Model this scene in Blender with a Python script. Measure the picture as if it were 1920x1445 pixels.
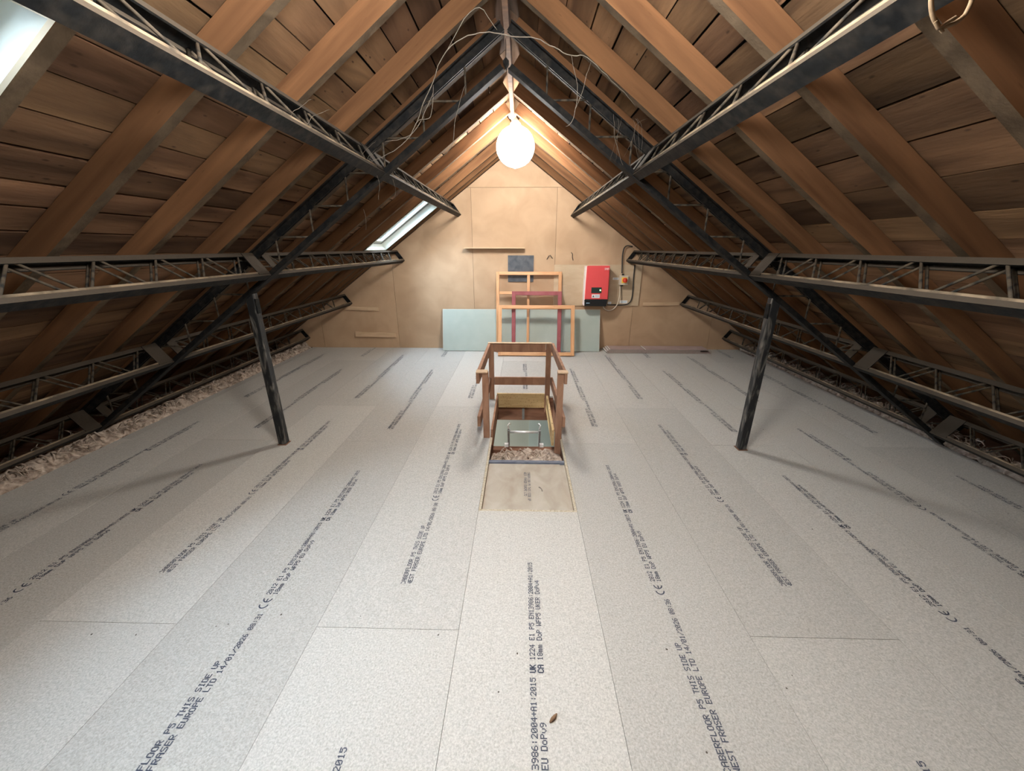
import bpy, math, random
from mathutils import Vector, Matrix, noise
from math import sin, cos, pi, atan, radians, sqrt

random.seed(7)
sc = bpy.context.scene
for o in list(bpy.data.objects):
    bpy.data.objects.remove(o)
COL = sc.collection

# ------------------------------------------------------------------ camera
cam_d = bpy.data.cameras.new('camera')
cam_d.sensor_fit = 'HORIZONTAL'
cam_d.sensor_width = 36.0
cam_d.lens = 720.0 / 1920.0 * 36.0
cam_d.clip_start = 0.02
cam = bpy.data.objects.new('camera', cam_d)
COL.objects.link(cam)
YAW, PITCH = radians(1.3485), radians(19.679)
right = Vector((cos(YAW), sin(YAW), 0))
fwd = Vector((-sin(YAW) * cos(PITCH), cos(YAW) * cos(PITCH), -sin(PITCH)))
up = right.cross(fwd)
m = Matrix.Identity(4)
for i in range(3):
    m[i][0], m[i][1], m[i][2] = right[i], up[i], -fwd[i]
m.translation = Vector((0, 0, 1.5))
cam.matrix_world = m
sc.camera = cam

# ------------------------------------------------------------------ world, exposure
world = bpy.data.worlds.new('overcast_sky')
sc.world = world
world.use_nodes = True
wn = world.node_tree.nodes
wl = world.node_tree.links
wbg = wn['Background']
wtc = wn.new('ShaderNodeTexCoord')
wsep = wn.new('ShaderNodeSeparateXYZ')
wr = wn.new('ShaderNodeValToRGB')
wl.new(wtc.outputs['Generated'], wsep.inputs[0])
wl.new(wsep.outputs['Z'], wr.inputs[0])
wr.color_ramp.elements[0].color = (0.75, 0.86, 1.0, 1)
wr.color_ramp.elements[1].color = (0.62, 0.80, 1.0, 1)
wl.new(wr.outputs[0], wbg.inputs['Color'])
wbg.inputs['Strength'].default_value = 28.0
LAMP_POWER = 128.0          # radiance of the two glass globes
LAMP_TINT = (1.0, 0.975, 0.93)
LANDING_POWER = 110.0       # lamp of the landing below the hatch
sc.view_settings.view_transform = 'Standard'
sc.view_settings.look = 'None'
sc.view_settings.gamma = 1.0
sc.view_settings.use_curve_mapping = False
sc.view_settings.exposure = 0.03
sc.cycles.max_bounces = 8
sc.cycles.diffuse_bounces = 5
sc.cycles.use_denoising = True
sc.cycles.sample_clamp_indirect = 6.0

# ------------------------------------------------------------------ helpers
class MB:
    """collects boxes, tubes and prisms; build() links them as one mesh object"""
    def __init__(s):
        s.v, s.f, s.mi = [], [], []
    def add(s, vs, fs, mi=0):
        n = len(s.v)
        s.v += [tuple(p) for p in vs]
        s.f += [tuple(i + n for i in f) for f in fs]
        s.mi += [mi] * len(fs)
        return s
    def hexa(s, p, mi=0):
        """p: 8 points, bottom ring 0-3 then top ring 4-7"""
        return s.add(p, [(3, 2, 1, 0), (4, 5, 6, 7), (0, 1, 5, 4), (1, 2, 6, 5), (2, 3, 7, 6), (3, 0, 4, 7)], mi)
    def box(s, x0, x1, y0, y1, z0, z1, mi=0):
        return s.hexa([(x0, y0, z0), (x1, y0, z0), (x1, y1, z0), (x0, y1, z0),
                       (x0, y0, z1), (x1, y0, z1), (x1, y1, z1), (x0, y1, z1)], mi)
    def tube(s, pts, r, n=8, mi=0, taper=None):
        pts = [Vector(p) for p in pts]
        rings, prev = [], None
        for i, p in enumerate(pts):
            t = (pts[min(i + 1, len(pts) - 1)] - pts[max(i - 1, 0)])
            t.normalize()
            a = Vector((0, 0, 1)) if abs(t.z) < 0.9 else Vector((1, 0, 0))
            u = (prev - t * prev.dot(t)) if prev is not None else a.cross(t)
            u.normalize()
            prev = u
            w = t.cross(u)
            rr = r if taper is None else r * taper(i / (len(pts) - 1))
            rings.append([p + u * (rr * cos(2 * pi * k / n)) + w * (rr * sin(2 * pi * k / n)) for k in range(n)])
        vs = [q for ring in rings for q in ring]
        fs = []
        for i in range(len(pts) - 1):
            for k in range(n):
                k2 = (k + 1) % n
                fs.append((i * n + k, i * n + k2, (i + 1) * n + k2, (i + 1) * n + k))
        fs.append(tuple(range(n - 1, -1, -1)))
        fs.append(tuple((len(pts) - 1) * n + k for k in range(n)))
        return s.add(vs, fs, mi)
    def lathe(s, prof, cx=0, cy=0, cz=0, n=24, mi=0):
        vs = [(cx + r * cos(2 * pi * k / n), cy + r * sin(2 * pi * k / n), cz + z) for r, z in prof for k in range(n)]
        fs = []
        for i in range(len(prof) - 1):
            for k in range(n):
                k2 = (k + 1) % n
                fs.append((i * n + k, i * n + k2, (i + 1) * n + k2, (i + 1) * n + k))
        return s.add(vs, fs, mi)
    def prism(s, poly, y0, y1, mi=0):
        """poly: x,z outline, extruded along y"""
        n = len(poly)
        vs = [(x, y0, z) for x, z in poly] + [(x, y1, z) for x, z in poly]
        fs = [tuple(range(n)), tuple(range(2 * n - 1, n - 1, -1))]
        fs += [(i, i + n, (i + 1) % n + n, (i + 1) % n) for i in range(n)]
        return s.add(vs, fs, mi)
    def mesh(s, name, mats, smooth=False):
        me = bpy.data.meshes.new(name)
        me.from_pydata(s.v, [], s.f)
        for mt in (mats if isinstance(mats, (list, tuple)) else [mats]):
            me.materials.append(mt)
        if any(s.mi):
            me.polygons.foreach_set('material_index', s.mi)
        if smooth:
            me.polygons.foreach_set('use_smooth', [True] * len(s.f))
        me.update()
        return me
    def build(s, name, mats, parent=None, smooth=False, bevel=0.0):
        return link(name, s.mesh(name, mats, smooth), parent, bevel)

def link(name, me, parent=None, bevel=0.0):
    o = bpy.data.objects.new(name, me)
    COL.objects.link(o)
    if parent:
        o.parent = parent
        if parent.location.length or any(parent.rotation_euler):
            pass
    if bevel:
        b = o.modifiers.new('edge_wear', 'BEVEL')
        b.width = bevel
        b.segments = 2
        b.limit_method = 'ANGLE'
    return o

def tag(o, label=None, cat=None, group=None, kind=None):
    if label: o['label'] = label
    if cat: o['category'] = cat
    if group: o['group'] = group
    if kind: o['kind'] = kind
    return o

def empty(name, loc=(0, 0, 0), rot=(0, 0, 0)):
    o = bpy.data.objects.new(name, None)
    o.empty_display_size = 0.1
    o.location = loc
    o.rotation_euler = rot
    COL.objects.link(o)
    return o

# ------------------------------------------------------------------ materials
def mat(name, c1, c2=None, rough=0.7, scale=(6, 6, 6), detail=4, bump=0.0, bscale=60.0, rnd=0.0, metal=0.0,
        rot=(0, 0, 0), spots=None, lo=0.3, hi=0.7, dust=None, spec=0.3, hue=0.0):
    """principled surface: noise mix of two own colours, optional knots or specks, per object tone, settled dust"""
    mt = bpy.data.materials.new(name)
    mt.use_nodes = True
    nt = mt.node_tree
    N, L = nt.nodes, nt.links
    b = N['Principled BSDF']
    b.inputs['Roughness'].default_value = rough
    b.inputs['Metallic'].default_value = metal
    b.inputs['Specular IOR Level'].default_value = spec
    tc = N.new('ShaderNodeTexCoord')
    mp = N.new('ShaderNodeMapping')
    mp.inputs['Scale'].default_value = scale
    mr = N.new('ShaderNodeMapping')
    mr.inputs['Rotation'].default_value = rot
    L.new(tc.outputs['Object'], mr.inputs[0])
    add = N.new('ShaderNodeVectorMath'); add.operation = 'ADD'
    oi = N.new('ShaderNodeObjectInfo')
    mulr = N.new('ShaderNodeMath'); mulr.operation = 'MULTIPLY'; mulr.inputs[1].default_value = 37.0 if rnd else 0.0
    L.new(oi.outputs['Random'], mulr.inputs[0])
    L.new(mr.outputs[0], mp.inputs[0])
    L.new(mp.outputs[0], add.inputs[0])
    L.new(mulr.outputs[0], add.inputs[1])
    nz = N.new('ShaderNodeTexNoise')
    nz.inputs['Scale'].default_value = 1.0
    nz.inputs['Detail'].default_value = detail
    nz.inputs['Distortion'].default_value = 0.6
    L.new(add.outputs[0], nz.inputs['Vector'])
    rp = N.new('ShaderNodeValToRGB')
    rp.color_ramp.elements[0].position = lo
    rp.color_ramp.elements[1].position = hi
    rp.color_ramp.elements[0].color = (*c1, 1)
    rp.color_ramp.elements[1].color = (*(c2 or c1), 1)
    L.new(nz.outputs['Fac'], rp.inputs[0])
    out = rp.outputs[0]
    if spots:
        sc_, col, thr, amt = spots
        vo = N.new('ShaderNodeTexVoronoi')
        mp2 = N.new('ShaderNodeMapping')
        mp2.inputs['Scale'].default_value = sc_
        L.new(mr.outputs[0], mp2.inputs[0])
        ad2 = N.new('ShaderNodeVectorMath'); ad2.operation = 'ADD'
        L.new(mp2.outputs[0], ad2.inputs[0]); L.new(mulr.outputs[0], ad2.inputs[1])
        L.new(ad2.outputs[0], vo.inputs['Vector'])
        sr = N.new('ShaderNodeValToRGB')
        sr.color_ramp.elements[0].position = thr * 0.4
        sr.color_ramp.elements[1].position = thr
        sr.color_ramp.elements[0].color = (amt, amt, amt, 1)
        sr.color_ramp.elements[1].color = (0, 0, 0, 1)
        L.new(vo.outputs['Distance'], sr.inputs[0])
        mx = N.new('ShaderNodeMix'); mx.data_type = 'RGBA'
        L.new(sr.outputs[0], mx.inputs['Factor'])
        L.new(out, mx.inputs[6])
        mx.inputs[7].default_value = (*col, 1)
        out = mx.outputs[2]
    if rnd:
        hsv = N.new('ShaderNodeHueSaturation')
        mr2 = N.new('ShaderNodeMapRange')
        mr2.inputs['To Min'].default_value = 1 - rnd
        mr2.inputs['To Max'].default_value = 1 + rnd
        L.new(oi.outputs['Random'], mr2.inputs[0])
        L.new(mr2.outputs[0], hsv.inputs['Value'])
        if hue:
            m3 = N.new('ShaderNodeMath'); m3.operation = 'MULTIPLY'; m3.inputs[1].default_value = 13.7
            m4 = N.new('ShaderNodeMath'); m4.operation = 'FRACT'
            m5 = N.new('ShaderNodeMapRange'); m5.inputs['To Min'].default_value = 0.5 - hue; m5.inputs['To Max'].default_value = 0.5 + hue
            L.new(oi.outputs['Random'], m3.inputs[0]); L.new(m3.outputs[0], m4.inputs[0]); L.new(m4.outputs[0], m5.inputs[0])
            L.new(m5.outputs[0], hsv.inputs['Hue'])
        L.new(out, hsv.inputs['Color'])
        out = hsv.outputs[0]
    if dust:
        col, amt = dust
        ge = N.new('ShaderNodeNewGeometry')
        sx = N.new('ShaderNodeSeparateXYZ')
        L.new(ge.outputs['Normal'], sx.inputs[0])
        mrd = N.new('ShaderNodeMapRange')
        mrd.inputs['From Min'].default_value = 0.35
        mrd.inputs['From Max'].default_value = 0.95
        mrd.inputs['To Max'].default_value = amt
        L.new(sx.outputs['Z'], mrd.inputs[0])
        n2 = N.new('ShaderNodeTexNoise'); n2.inputs['Scale'].default_value = 25
        L.new(tc.outputs['Object'], n2.inputs['Vector'])
        ms = N.new('ShaderNodeMapRange')
        ms.inputs['From Min'].default_value = 0.42; ms.inputs['From Max'].default_value = 0.75
        ms.inputs['To Max'].default_value = amt * 0.12
        L.new(n2.outputs['Fac'], ms.inputs[0])
        mxm = N.new('ShaderNodeMath'); mxm.operation = 'MAXIMUM'
        L.new(mrd.outputs[0], mxm.inputs[0]); L.new(ms.outputs[0], mxm.inputs[1])
        mx = N.new('ShaderNodeMix'); mx.data_type = 'RGBA'
        L.new(mxm.outputs[0], mx.inputs['Factor'])
        L.new(out, mx.inputs[6])
        mx.inputs[7].default_value = (*col, 1)
        out = mx.outputs[2]
    L.new(out, b.inputs['Base Color'])
    if bump:
        bp = N.new('ShaderNodeBump')
        bp.inputs['Strength'].default_value = bump
        bp.inputs['Distance'].default_value = 0.004
        nb = N.new('ShaderNodeTexNoise')
        nb.inputs['Scale'].default_value = 1.0
        nb.inputs['Detail'].default_value = 3
        mpb = N.new('ShaderNodeMapping')
        k = bscale / max(scale)
        mpb.inputs['Scale'].default_value = (scale[0] * k, scale[1] * k, scale[2] * k)
        L.new(mr.outputs[0], mpb.inputs[0])
        L.new(mpb.outputs[0], nb.inputs['Vector'])
        L.new(nb.outputs['Fac'], bp.inputs['Height'])
        L.new(bp.outputs[0], b.inputs['Normal'])
    return mt

def emit(name, col, strength):
    mt = bpy.data.materials.new(name)
    mt.use_nodes = True
    b = mt.node_tree.nodes['Principled BSDF']
    b.inputs['Base Color'].default_value = (*col, 1)
    b.inputs['Emission Color'].default_value = (*col, 1)
    b.inputs['Emission Strength'].default_value = strength
    return mt

TH = atan(0.72)                 # roof pitch
CP, SP = cos(TH), sin(TH)
AX, AZ = -0.1, 2.77             # apex of the rafter undersides
WY = 5.95                       # far gable wall
NY = -2.2                       # near gable wall, behind the camera

M = {}
M['chip'] = mat('chipboard', (0.35, 0.330, 0.295), (0.535, 0.508, 0.462), 0.62, (150, 150, 150), 3, 0.2, 300, 0.085,
                spots=((75, 75, 75), (0.66, 0.64, 0.57), 0.22, 0.6), lo=0.30, hi=0.70)
M['chip_edge'] = mat('chipboard_cut_edge', (0.36, 0.29, 0.19), (0.60, 0.53, 0.41), 0.8, (90, 90, 90), 4, 0.5, 120)
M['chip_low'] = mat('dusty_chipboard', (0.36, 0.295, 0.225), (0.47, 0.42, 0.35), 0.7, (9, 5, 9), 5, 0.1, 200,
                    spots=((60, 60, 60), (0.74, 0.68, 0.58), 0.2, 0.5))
M['ink'] = mat('printed_ink', (0.040, 0.047, 0.070), (0.075, 0.083, 0.11), 0.6, (60, 60, 60))
M['plank'] = mat('roof_board_wood', (0.062, 0.033, 0.0175), (0.172, 0.096, 0.050), 0.9, (9, 1.3, 9), 8, 0.7, 60, 0.48,
                 spots=((4.2, 1.7, 4.2), (0.035, 0.018, 0.011), 0.13, 0.85), hue=0.006, lo=0.32, hi=0.68, spec=0.15)
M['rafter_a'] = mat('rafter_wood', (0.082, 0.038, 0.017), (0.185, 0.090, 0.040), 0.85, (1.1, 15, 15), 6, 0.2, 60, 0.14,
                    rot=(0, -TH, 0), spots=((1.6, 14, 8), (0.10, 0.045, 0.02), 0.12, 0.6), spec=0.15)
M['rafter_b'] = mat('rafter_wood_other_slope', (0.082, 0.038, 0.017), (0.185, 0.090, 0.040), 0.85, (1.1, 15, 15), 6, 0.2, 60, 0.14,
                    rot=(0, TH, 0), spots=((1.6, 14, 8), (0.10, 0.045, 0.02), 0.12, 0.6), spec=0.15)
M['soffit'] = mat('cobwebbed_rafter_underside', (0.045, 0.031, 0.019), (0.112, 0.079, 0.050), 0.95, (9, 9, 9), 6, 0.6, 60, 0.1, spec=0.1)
M['deck'] = mat('dark_roof_underlay', (0.012, 0.010, 0.009), rough=0.95, spec=0.05)
M['steel'] = mat('black_painted_steel', (0.0045, 0.005, 0.0055), (0.011, 0.0115, 0.012), 0.62, (40, 40, 40), 5, 0.25, 60,
             dust=((0.17, 0.130, 0.092), 0.85), spec=0.10)
M['rod'] = mat('dusty_steel_rod', (0.020, 0.019, 0.017), (0.11, 0.084, 0.058), 0.8, (20, 20, 20), 5, 0.2, 60, lo=0.35, hi=0.65, spec=0.15)
M['rim'] = mat('dusty_steel_rim', (0.05, 0.042, 0.033), (0.26, 0.195, 0.13), 0.9, (9, 9, 9), 6, 0.5, 60, lo=0.3, hi=0.6, spec=0.1)
M['steel_post'] = mat('worn_black_steel', (0.010, 0.011, 0.012), (0.24, 0.22, 0.19), 0.5, (26, 26, 7), 6, 0.3, 80, lo=0.50, hi=0.82, spec=0.4)
M['wall'] = mat('hardboard_sheet', (0.40, 0.262, 0.158), (0.49, 0.335, 0.21), 0.75, (3, 3, 3), 6, 0.08, 120, 0.05,
                spots=((26, 26, 22), (0.27, 0.16, 0.09), 0.09, 0.55))
M['wall_gap'] = mat('dark_gable_backing', (0.05, 0.032, 0.02), rough=0.9)
M['pboard'] = mat('green_plasterboard', (0.37, 0.42, 0.375), (0.41, 0.46, 0.412), 0.8, (4, 4, 4))
M['gypsum'] = mat('gypsum_edge', (0.72, 0.70, 0.64), (0.6, 0.58, 0.52), 0.9, (40, 40, 40))
M['pink'] = mat('pink_plasterboard', (0.35, 0.25, 0.225), (0.41, 0.30, 0.27), 0.8, (5, 5, 5))
M['pinkcore'] = mat('shaded_gypsum_core', (0.33, 0.285, 0.255), (0.42, 0.37, 0.335), 0.9, (40, 40, 40))  # gypsum darkened, the shade along the pile's front edge is in this colour
M['slate'] = mat('grey_slate', (0.060, 0.067, 0.078), (0.115, 0.122, 0.135), 0.6, (12, 12, 12), 6, 0.2, 60)
M['pine'] = mat('varnished_pine', (0.50, 0.235, 0.10), (0.68, 0.375, 0.18), 0.42, (30, 30, 3), 5, 0.05, 60,
                spots=((7, 7, 3), (0.30, 0.11, 0.03), 0.11, 0.8), spec=0.45)
M['pine_h'] = mat('varnished_pine_rail', (0.50, 0.235, 0.10), (0.68, 0.375, 0.18), 0.42, (3, 30, 30), 5, 0.05, 60,
                  spots=((3, 7, 7), (0.30, 0.11, 0.03), 0.11, 0.8), spec=0.45)
M['redpaint'] = mat('oxblood_paint', (0.265, 0.068, 0.075), (0.34, 0.105, 0.11), 0.45, (8, 8, 8), 5,
                    spots=((9, 9, 4), (0.62, 0.42, 0.36), 0.05, 0.8), spec=0.22)
M['guard'] = mat('stained_softwood', (0.235, 0.120, 0.072), (0.37, 0.205, 0.128), 0.75, (14, 14, 5), 6, 0.15, 60, 0.08,
                 spots=((7, 7, 7), (0.13, 0.05, 0.025), 0.10, 0.7))
M['guard_lit_top'] = mat('softwood_lit_top', (0.48, 0.33, 0.21), (0.62, 0.46, 0.31), 0.8, (30, 30, 30), 5)  # paler tone paints the light on the guard rail's top faces
M['yellow'] = mat('yellow_knotty_pine', (0.46, 0.31, 0.14), (0.62, 0.47, 0.25), 0.7, (4, 4, 26), 6, 0.1, 60,
                  spots=((9.0, 3.0, 11), (0.13, 0.06, 0.025), 0.24, 0.95))
M['joist'] = mat('rough_joist', (0.13, 0.060, 0.036), (0.26, 0.13, 0.080), 0.85, (4, 20, 20), 5, 0.2, 60)
M['wool'] = mat('mineral_wool', (0.15, 0.105, 0.080), (0.58, 0.475, 0.385), 1.0, (24, 24, 24), 7, 1.0, 70, lo=0.28, hi=0.68, spec=0.0)
M['alu'] = mat('bright_aluminium', (0.86, 0.87, 0.86), (0.80, 0.81, 0.81), 0.38, (20, 20, 20), metal=0.35)
M['alu_d'] = mat('grey_aluminium', (0.26, 0.27, 0.27), (0.36, 0.37, 0.37), 0.45, (20, 20, 20), metal=0.7)
M['bluestrip'] = mat('blue_grey_strip', (0.10, 0.115, 0.155), (0.20, 0.22, 0.26), 0.6, (12, 30, 30))
M['white'] = mat('white_plastic', (0.80, 0.80, 0.78), rough=0.4)
M['black'] = mat('black_plastic', (0.016, 0.017, 0.019), rough=0.45)
M['cable'] = mat('black_cable', (0.02, 0.019, 0.018), (0.05, 0.045, 0.04), 0.5, (30, 30, 30))
M['red'] = mat('red_powder_coat', (0.68, 0.075, 0.078), (0.72, 0.085, 0.088), 0.38, (3, 3, 3), spec=0.45)
M['pale'] = mat('pale_heat_sink', (0.76, 0.66, 0.60), (0.80, 0.70, 0.64), 0.5, (3, 3, 60))
M['display'] = mat('dark_display', (0.022, 0.040, 0.036), rough=0.2, spec=0.6)
M['led'] = emit('green_led', (0.35, 1.0, 0.35), 5.0)
M['label'] = mat('white_sticker', (0.78, 0.77, 0.74), rough=0.5)
M['print'] = mat('sticker_print', (0.05, 0.08, 0.12), rough=0.6)
M['blueprint'] = mat('pale_blue_print', (0.36, 0.50, 0.66), rough=0.6)
M['yel'] = mat('yellow_plate', (0.86, 0.58, 0.06), rough=0.45)
M['knob'] = mat('red_knob', (0.62, 0.05, 0.02), rough=0.3, spec=0.5)
M['beige'] = mat('beige_box', (0.56, 0.50, 0.40), rough=0.5)
M['conduit'] = mat('pale_conduit', (0.62, 0.53, 0.42), (0.70, 0.60, 0.48), 0.5, (60, 60, 60))
M['ply'] = mat('backing_board', (0.47, 0.355, 0.235), (0.53, 0.41, 0.28), 0.75, (5, 5, 14), 5, 0.05, 60)
M['batten'] = mat('wall_batten_wood', (0.50, 0.34, 0.21), (0.62, 0.44, 0.28), 0.75, (3, 20, 20), 5, 0.1, 60)
M['revealw'] = mat('cream_reveal', (0.66, 0.68, 0.60), (0.74, 0.76, 0.69), 0.5, (5, 5, 5))
M['reveald'] = mat('grey_gasket', (0.20, 0.21, 0.20), rough=0.6)
M['twine'] = mat('hemp_twine', (0.15, 0.10, 0.055), (0.24, 0.165, 0.10), 0.9, (90, 90, 90))
M['web'] = mat('dusty_cobweb', (0.13, 0.11, 0.088), (0.20, 0.172, 0.14), 1.0, (30, 30, 30), spec=0.0)
M['landing_g'] = mat('landing_paint_grey_green', (0.30, 0.325, 0.285), rough=0.8)
M['landing_b'] = mat('landing_paint_pale_blue', (0.335, 0.40, 0.38), rough=0.8)
M['landing_f'] = mat('landing_floor', (0.30, 0.24, 0.18), rough=0.7)
M['globe'] = emit('glowing_globe', LAMP_TINT, LAMP_POWER)
M['chipbit'] = mat('bark_chip', (0.16, 0.09, 0.05), (0.28, 0.17, 0.10), 0.9, (60, 60, 60))
M['speck'] = mat('dark_specks', (0.10, 0.085, 0.07), rough=0.9)
M['leaf'] = mat('grey_stain_scuff', (0.22, 0.19, 0.16), (0.30, 0.27, 0.23), 0.9, (60, 60, 60))

glass = bpy.data.materials.new('window_glass')
glass.use_nodes = True
_n = glass.node_tree.nodes
_l = glass.node_tree.links
_n.remove(_n['Principled BSDF'])
_t = _n.new('ShaderNodeBsdfTransparent'); _t.inputs[0].default_value = (0.93, 0.96, 0.97, 1)
_g = _n.new('ShaderNodeBsdfGlossy'); _g.inputs['Roughness'].default_value = 0.02
_f = _n.new('ShaderNodeFresnel'); _f.inputs[0].default_value = 1.35
_x = _n.new('ShaderNodeMixShader')
_l.new(_f.outputs[0], _x.inputs[0]); _l.new(_t.outputs[0], _x.inputs[1]); _l.new(_g.outputs[0], _x.inputs[2])
_l.new(_x.outputs[0], _n['Material Output'].inputs[0])
M['glass'] = glass

# ------------------------------------------------------------------ slope coordinates
def W(side, s, d, y):
    """s down the slope from the apex, d below the rafter undersides (negative = towards the boarding)"""
    return Vector((AX + side * (s * CP - d * SP), y, AZ - s * SP - d * CP))

def sbox(mb, side, s0, s1, d0, d1, y0, y1, mi=0):
    p = [W(side, s0, d1, y0), W(side, s1, d1, y0), W(side, s1, d1, y1), W(side, s0, d1, y1),
         W(side, s0, d0, y0), W(side, s1, d0, y0), W(side, s1, d0, y1), W(side, s0, d0, y1)]
    if side < 0:
        p = [p[1], p[0], p[3], p[2], p[5], p[4], p[7], p[6]]
    return mb.hexa(p, mi)

# skylight openings on the left slope: (s0, s1, y0, y1)
SKY = [(1.27, 2.225, 0.42, 1.15), (1.27, 2.22, 4.88, 5.64)]
RD = 0.095                      # rafter depth
SMAX = 5.0

# ------------------------------------------------------------------ ceiling: underlay, boards, rafters
mb = MB()
for side in (-1, 1):
    if side > 0:
        sbox(mb, side, -0.1, SMAX, -RD - 0.065, -RD - 0.035, NY - 0.1, WY + 0.1)
    else:
        ys = [NY - 0.1, 0.42, 1.15, 4.88, 5.64, WY + 0.1]
        for a, b in zip(ys[:-1], ys[1:]):
            hole = [k for k in SKY if abs(k[2] - a) < 1e-6]
            if hole:
                sbox(mb, side, -0.1, hole[0][0] - 0.0, -RD - 0.065, -RD - 0.035, a, b)
                sbox(mb, side, hole[0][1], SMAX, -RD - 0.065, -RD - 0.035, a, b)
            else:
                sbox(mb, side, -0.1, SMAX, -RD - 0.065, -RD - 0.035, a, b)
ceiling = tag(mb.build('ceiling', M['deck']), kind='structure')

NEAR_Y = [-1.72, -1.24, -0.76, -0.28, 0.20, 0.68, 1.15, 1.58, 2.02, 2.50, 2.98, 3.46, 3.95, 4.44, 4.90, 5.36, 5.84]
RW = 0.046
rows_l = [-0.06, .16, .32, .48, .635, .79, .94, 1.08, 1.215, 1.35, 1.49, 1.64, 1.79, 1.936, 2.066, 2.21, 2.36, 2.50]
rows_r = [-0.06, .16, .32, .48, .63, .78, .93, 1.07, 1.22, 1.375, 1.548, 1.715, 1.905, 2.095, 2.255, 2.42, 2.57]
for rows in (rows_l, rows_r):
    while rows[-1] < SMAX - 0.2:
        rows.append(rows[-1] + random.uniform(0.135, 0.175))
for side, rows in ((-1, rows_l), (1, rows_r)):
    for s0, s1 in zip(rows[:-1], rows[1:]):
        cuts = [NY] + sorted(random.sample([y + RW / 2 for y in NEAR_Y[3:-1]], random.choice((1, 2, 2)))) + [WY]
        cuts = [c for i, c in enumerate(cuts) if i in (0, len(cuts) - 1) or 0.7 < c < 5.5]
        for y0, y1 in zip(cuts[:-1], cuts[1:]):
            segs = [(y0, y1)]
            if side < 0:
                for hs0, hs1, hy0, hy1 in SKY:
                    if s1 > hs0 and s0 < hs1:
                        ns = []
                        for a, b in segs:
                            if b <= hy0 or a >= hy1:
                                ns.append((a, b))
                            else:
                                if a < hy0 - 0.02: ns.append((a, hy0 - 0.015))
                                if b > hy1 + 0.02: ns.append((hy1 + 0.015, b))
                        segs = ns
            gap = random.choice((0.004, 0.005, 0.006, 0.009, 0.014))
            off = random.uniform(0, 0.010)
            for a, b in segs:
                q = MB()
                sbox(q, side, s0 + gap * 0.5, s1 - gap * 0.5, -RD - 0.022 - off * 0.6, -RD - off * 0.6 - 0.001, a + 0.001, b - 0.001)
                q.build('roof_board', M['plank'], ceiling)

def rafter(side, y, s0, s1, w=RW):
    q = MB()
    n = max(2, int((s1 - s0) / 0.35))
    rg = []
    for i in range(n + 1):
        s = s0 + (s1 - s0) * i / n
        j = noise.noise(Vector((s * 1.7, y * 3.1, side * 5))) * 0.004
        k = noise.noise(Vector((s * 2.3, y * 2.1, side * 9))) * 0.003
        rg.append([W(side, s, k, y + j), W(side, s, k, y + w + j), W(side, s, -RD, y + w + j), W(side, s, -RD, y + j)])
    vs = [p for r in rg for p in r]
    fs, mi = [], []
    for i in range(n):
        for k in range(4):
            a, b = i * 4 + k, i * 4 + (k + 1) % 4
            fs.append((a, b, b + 4, a + 4) if side < 0 else (b, a, a + 4, b + 4))
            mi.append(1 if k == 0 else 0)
    fs.append((3, 2, 1, 0) if side < 0 else (0, 1, 2, 3)); mi.append(0)
    e = n * 4
    fs.append((e, e + 1, e + 2, e + 3) if side < 0 else (e + 3, e + 2, e + 1, e)); mi.append(0)
    q.v = [tuple(p) for p in vs]; q.f = fs; q.mi = mi
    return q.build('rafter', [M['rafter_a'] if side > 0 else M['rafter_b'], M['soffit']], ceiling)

for y in NEAR_Y:
    w = 0.075 if y > 5.7 else RW
    rafter(1, y, 0.022, SMAX - 0.1, w)
    cut = [k for k in SKY if k[2] - 0.02 < y + RW / 2 < k[3] + 0.02]
    if cut and 0.45 < y < 5.6 and not (1.1 < y < 1.2) and not (4.87 < y < 4.95):
        rafter(-1, y, 0.022, cut[0][0] - 0.06, w)
        rafter(-1, y, cut[0][1] + 0.06, SMAX - 0.1, w)
    else:
        yy = 4.83 if abs(y - 4.90) < 0.01 else (1.155 if abs(y - 1.15) < 0.01 else y)
        rafter(-1, yy, 0.022, SMAX - 0.1, w)
rafter(-1, 5.656, 0.022, SMAX - 0.1)
rafter(-1, 0.37, 0.9, 2.6)
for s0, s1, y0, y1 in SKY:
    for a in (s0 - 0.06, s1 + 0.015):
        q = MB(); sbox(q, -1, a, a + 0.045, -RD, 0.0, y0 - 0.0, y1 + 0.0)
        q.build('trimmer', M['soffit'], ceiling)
q = MB(); q.box(AX - 0.016, AX + 0.016, NY, WY, AZ - 0.045, AZ + 0.10)
q.build('ridge_board', M['rafter_a'], ceiling)

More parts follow.
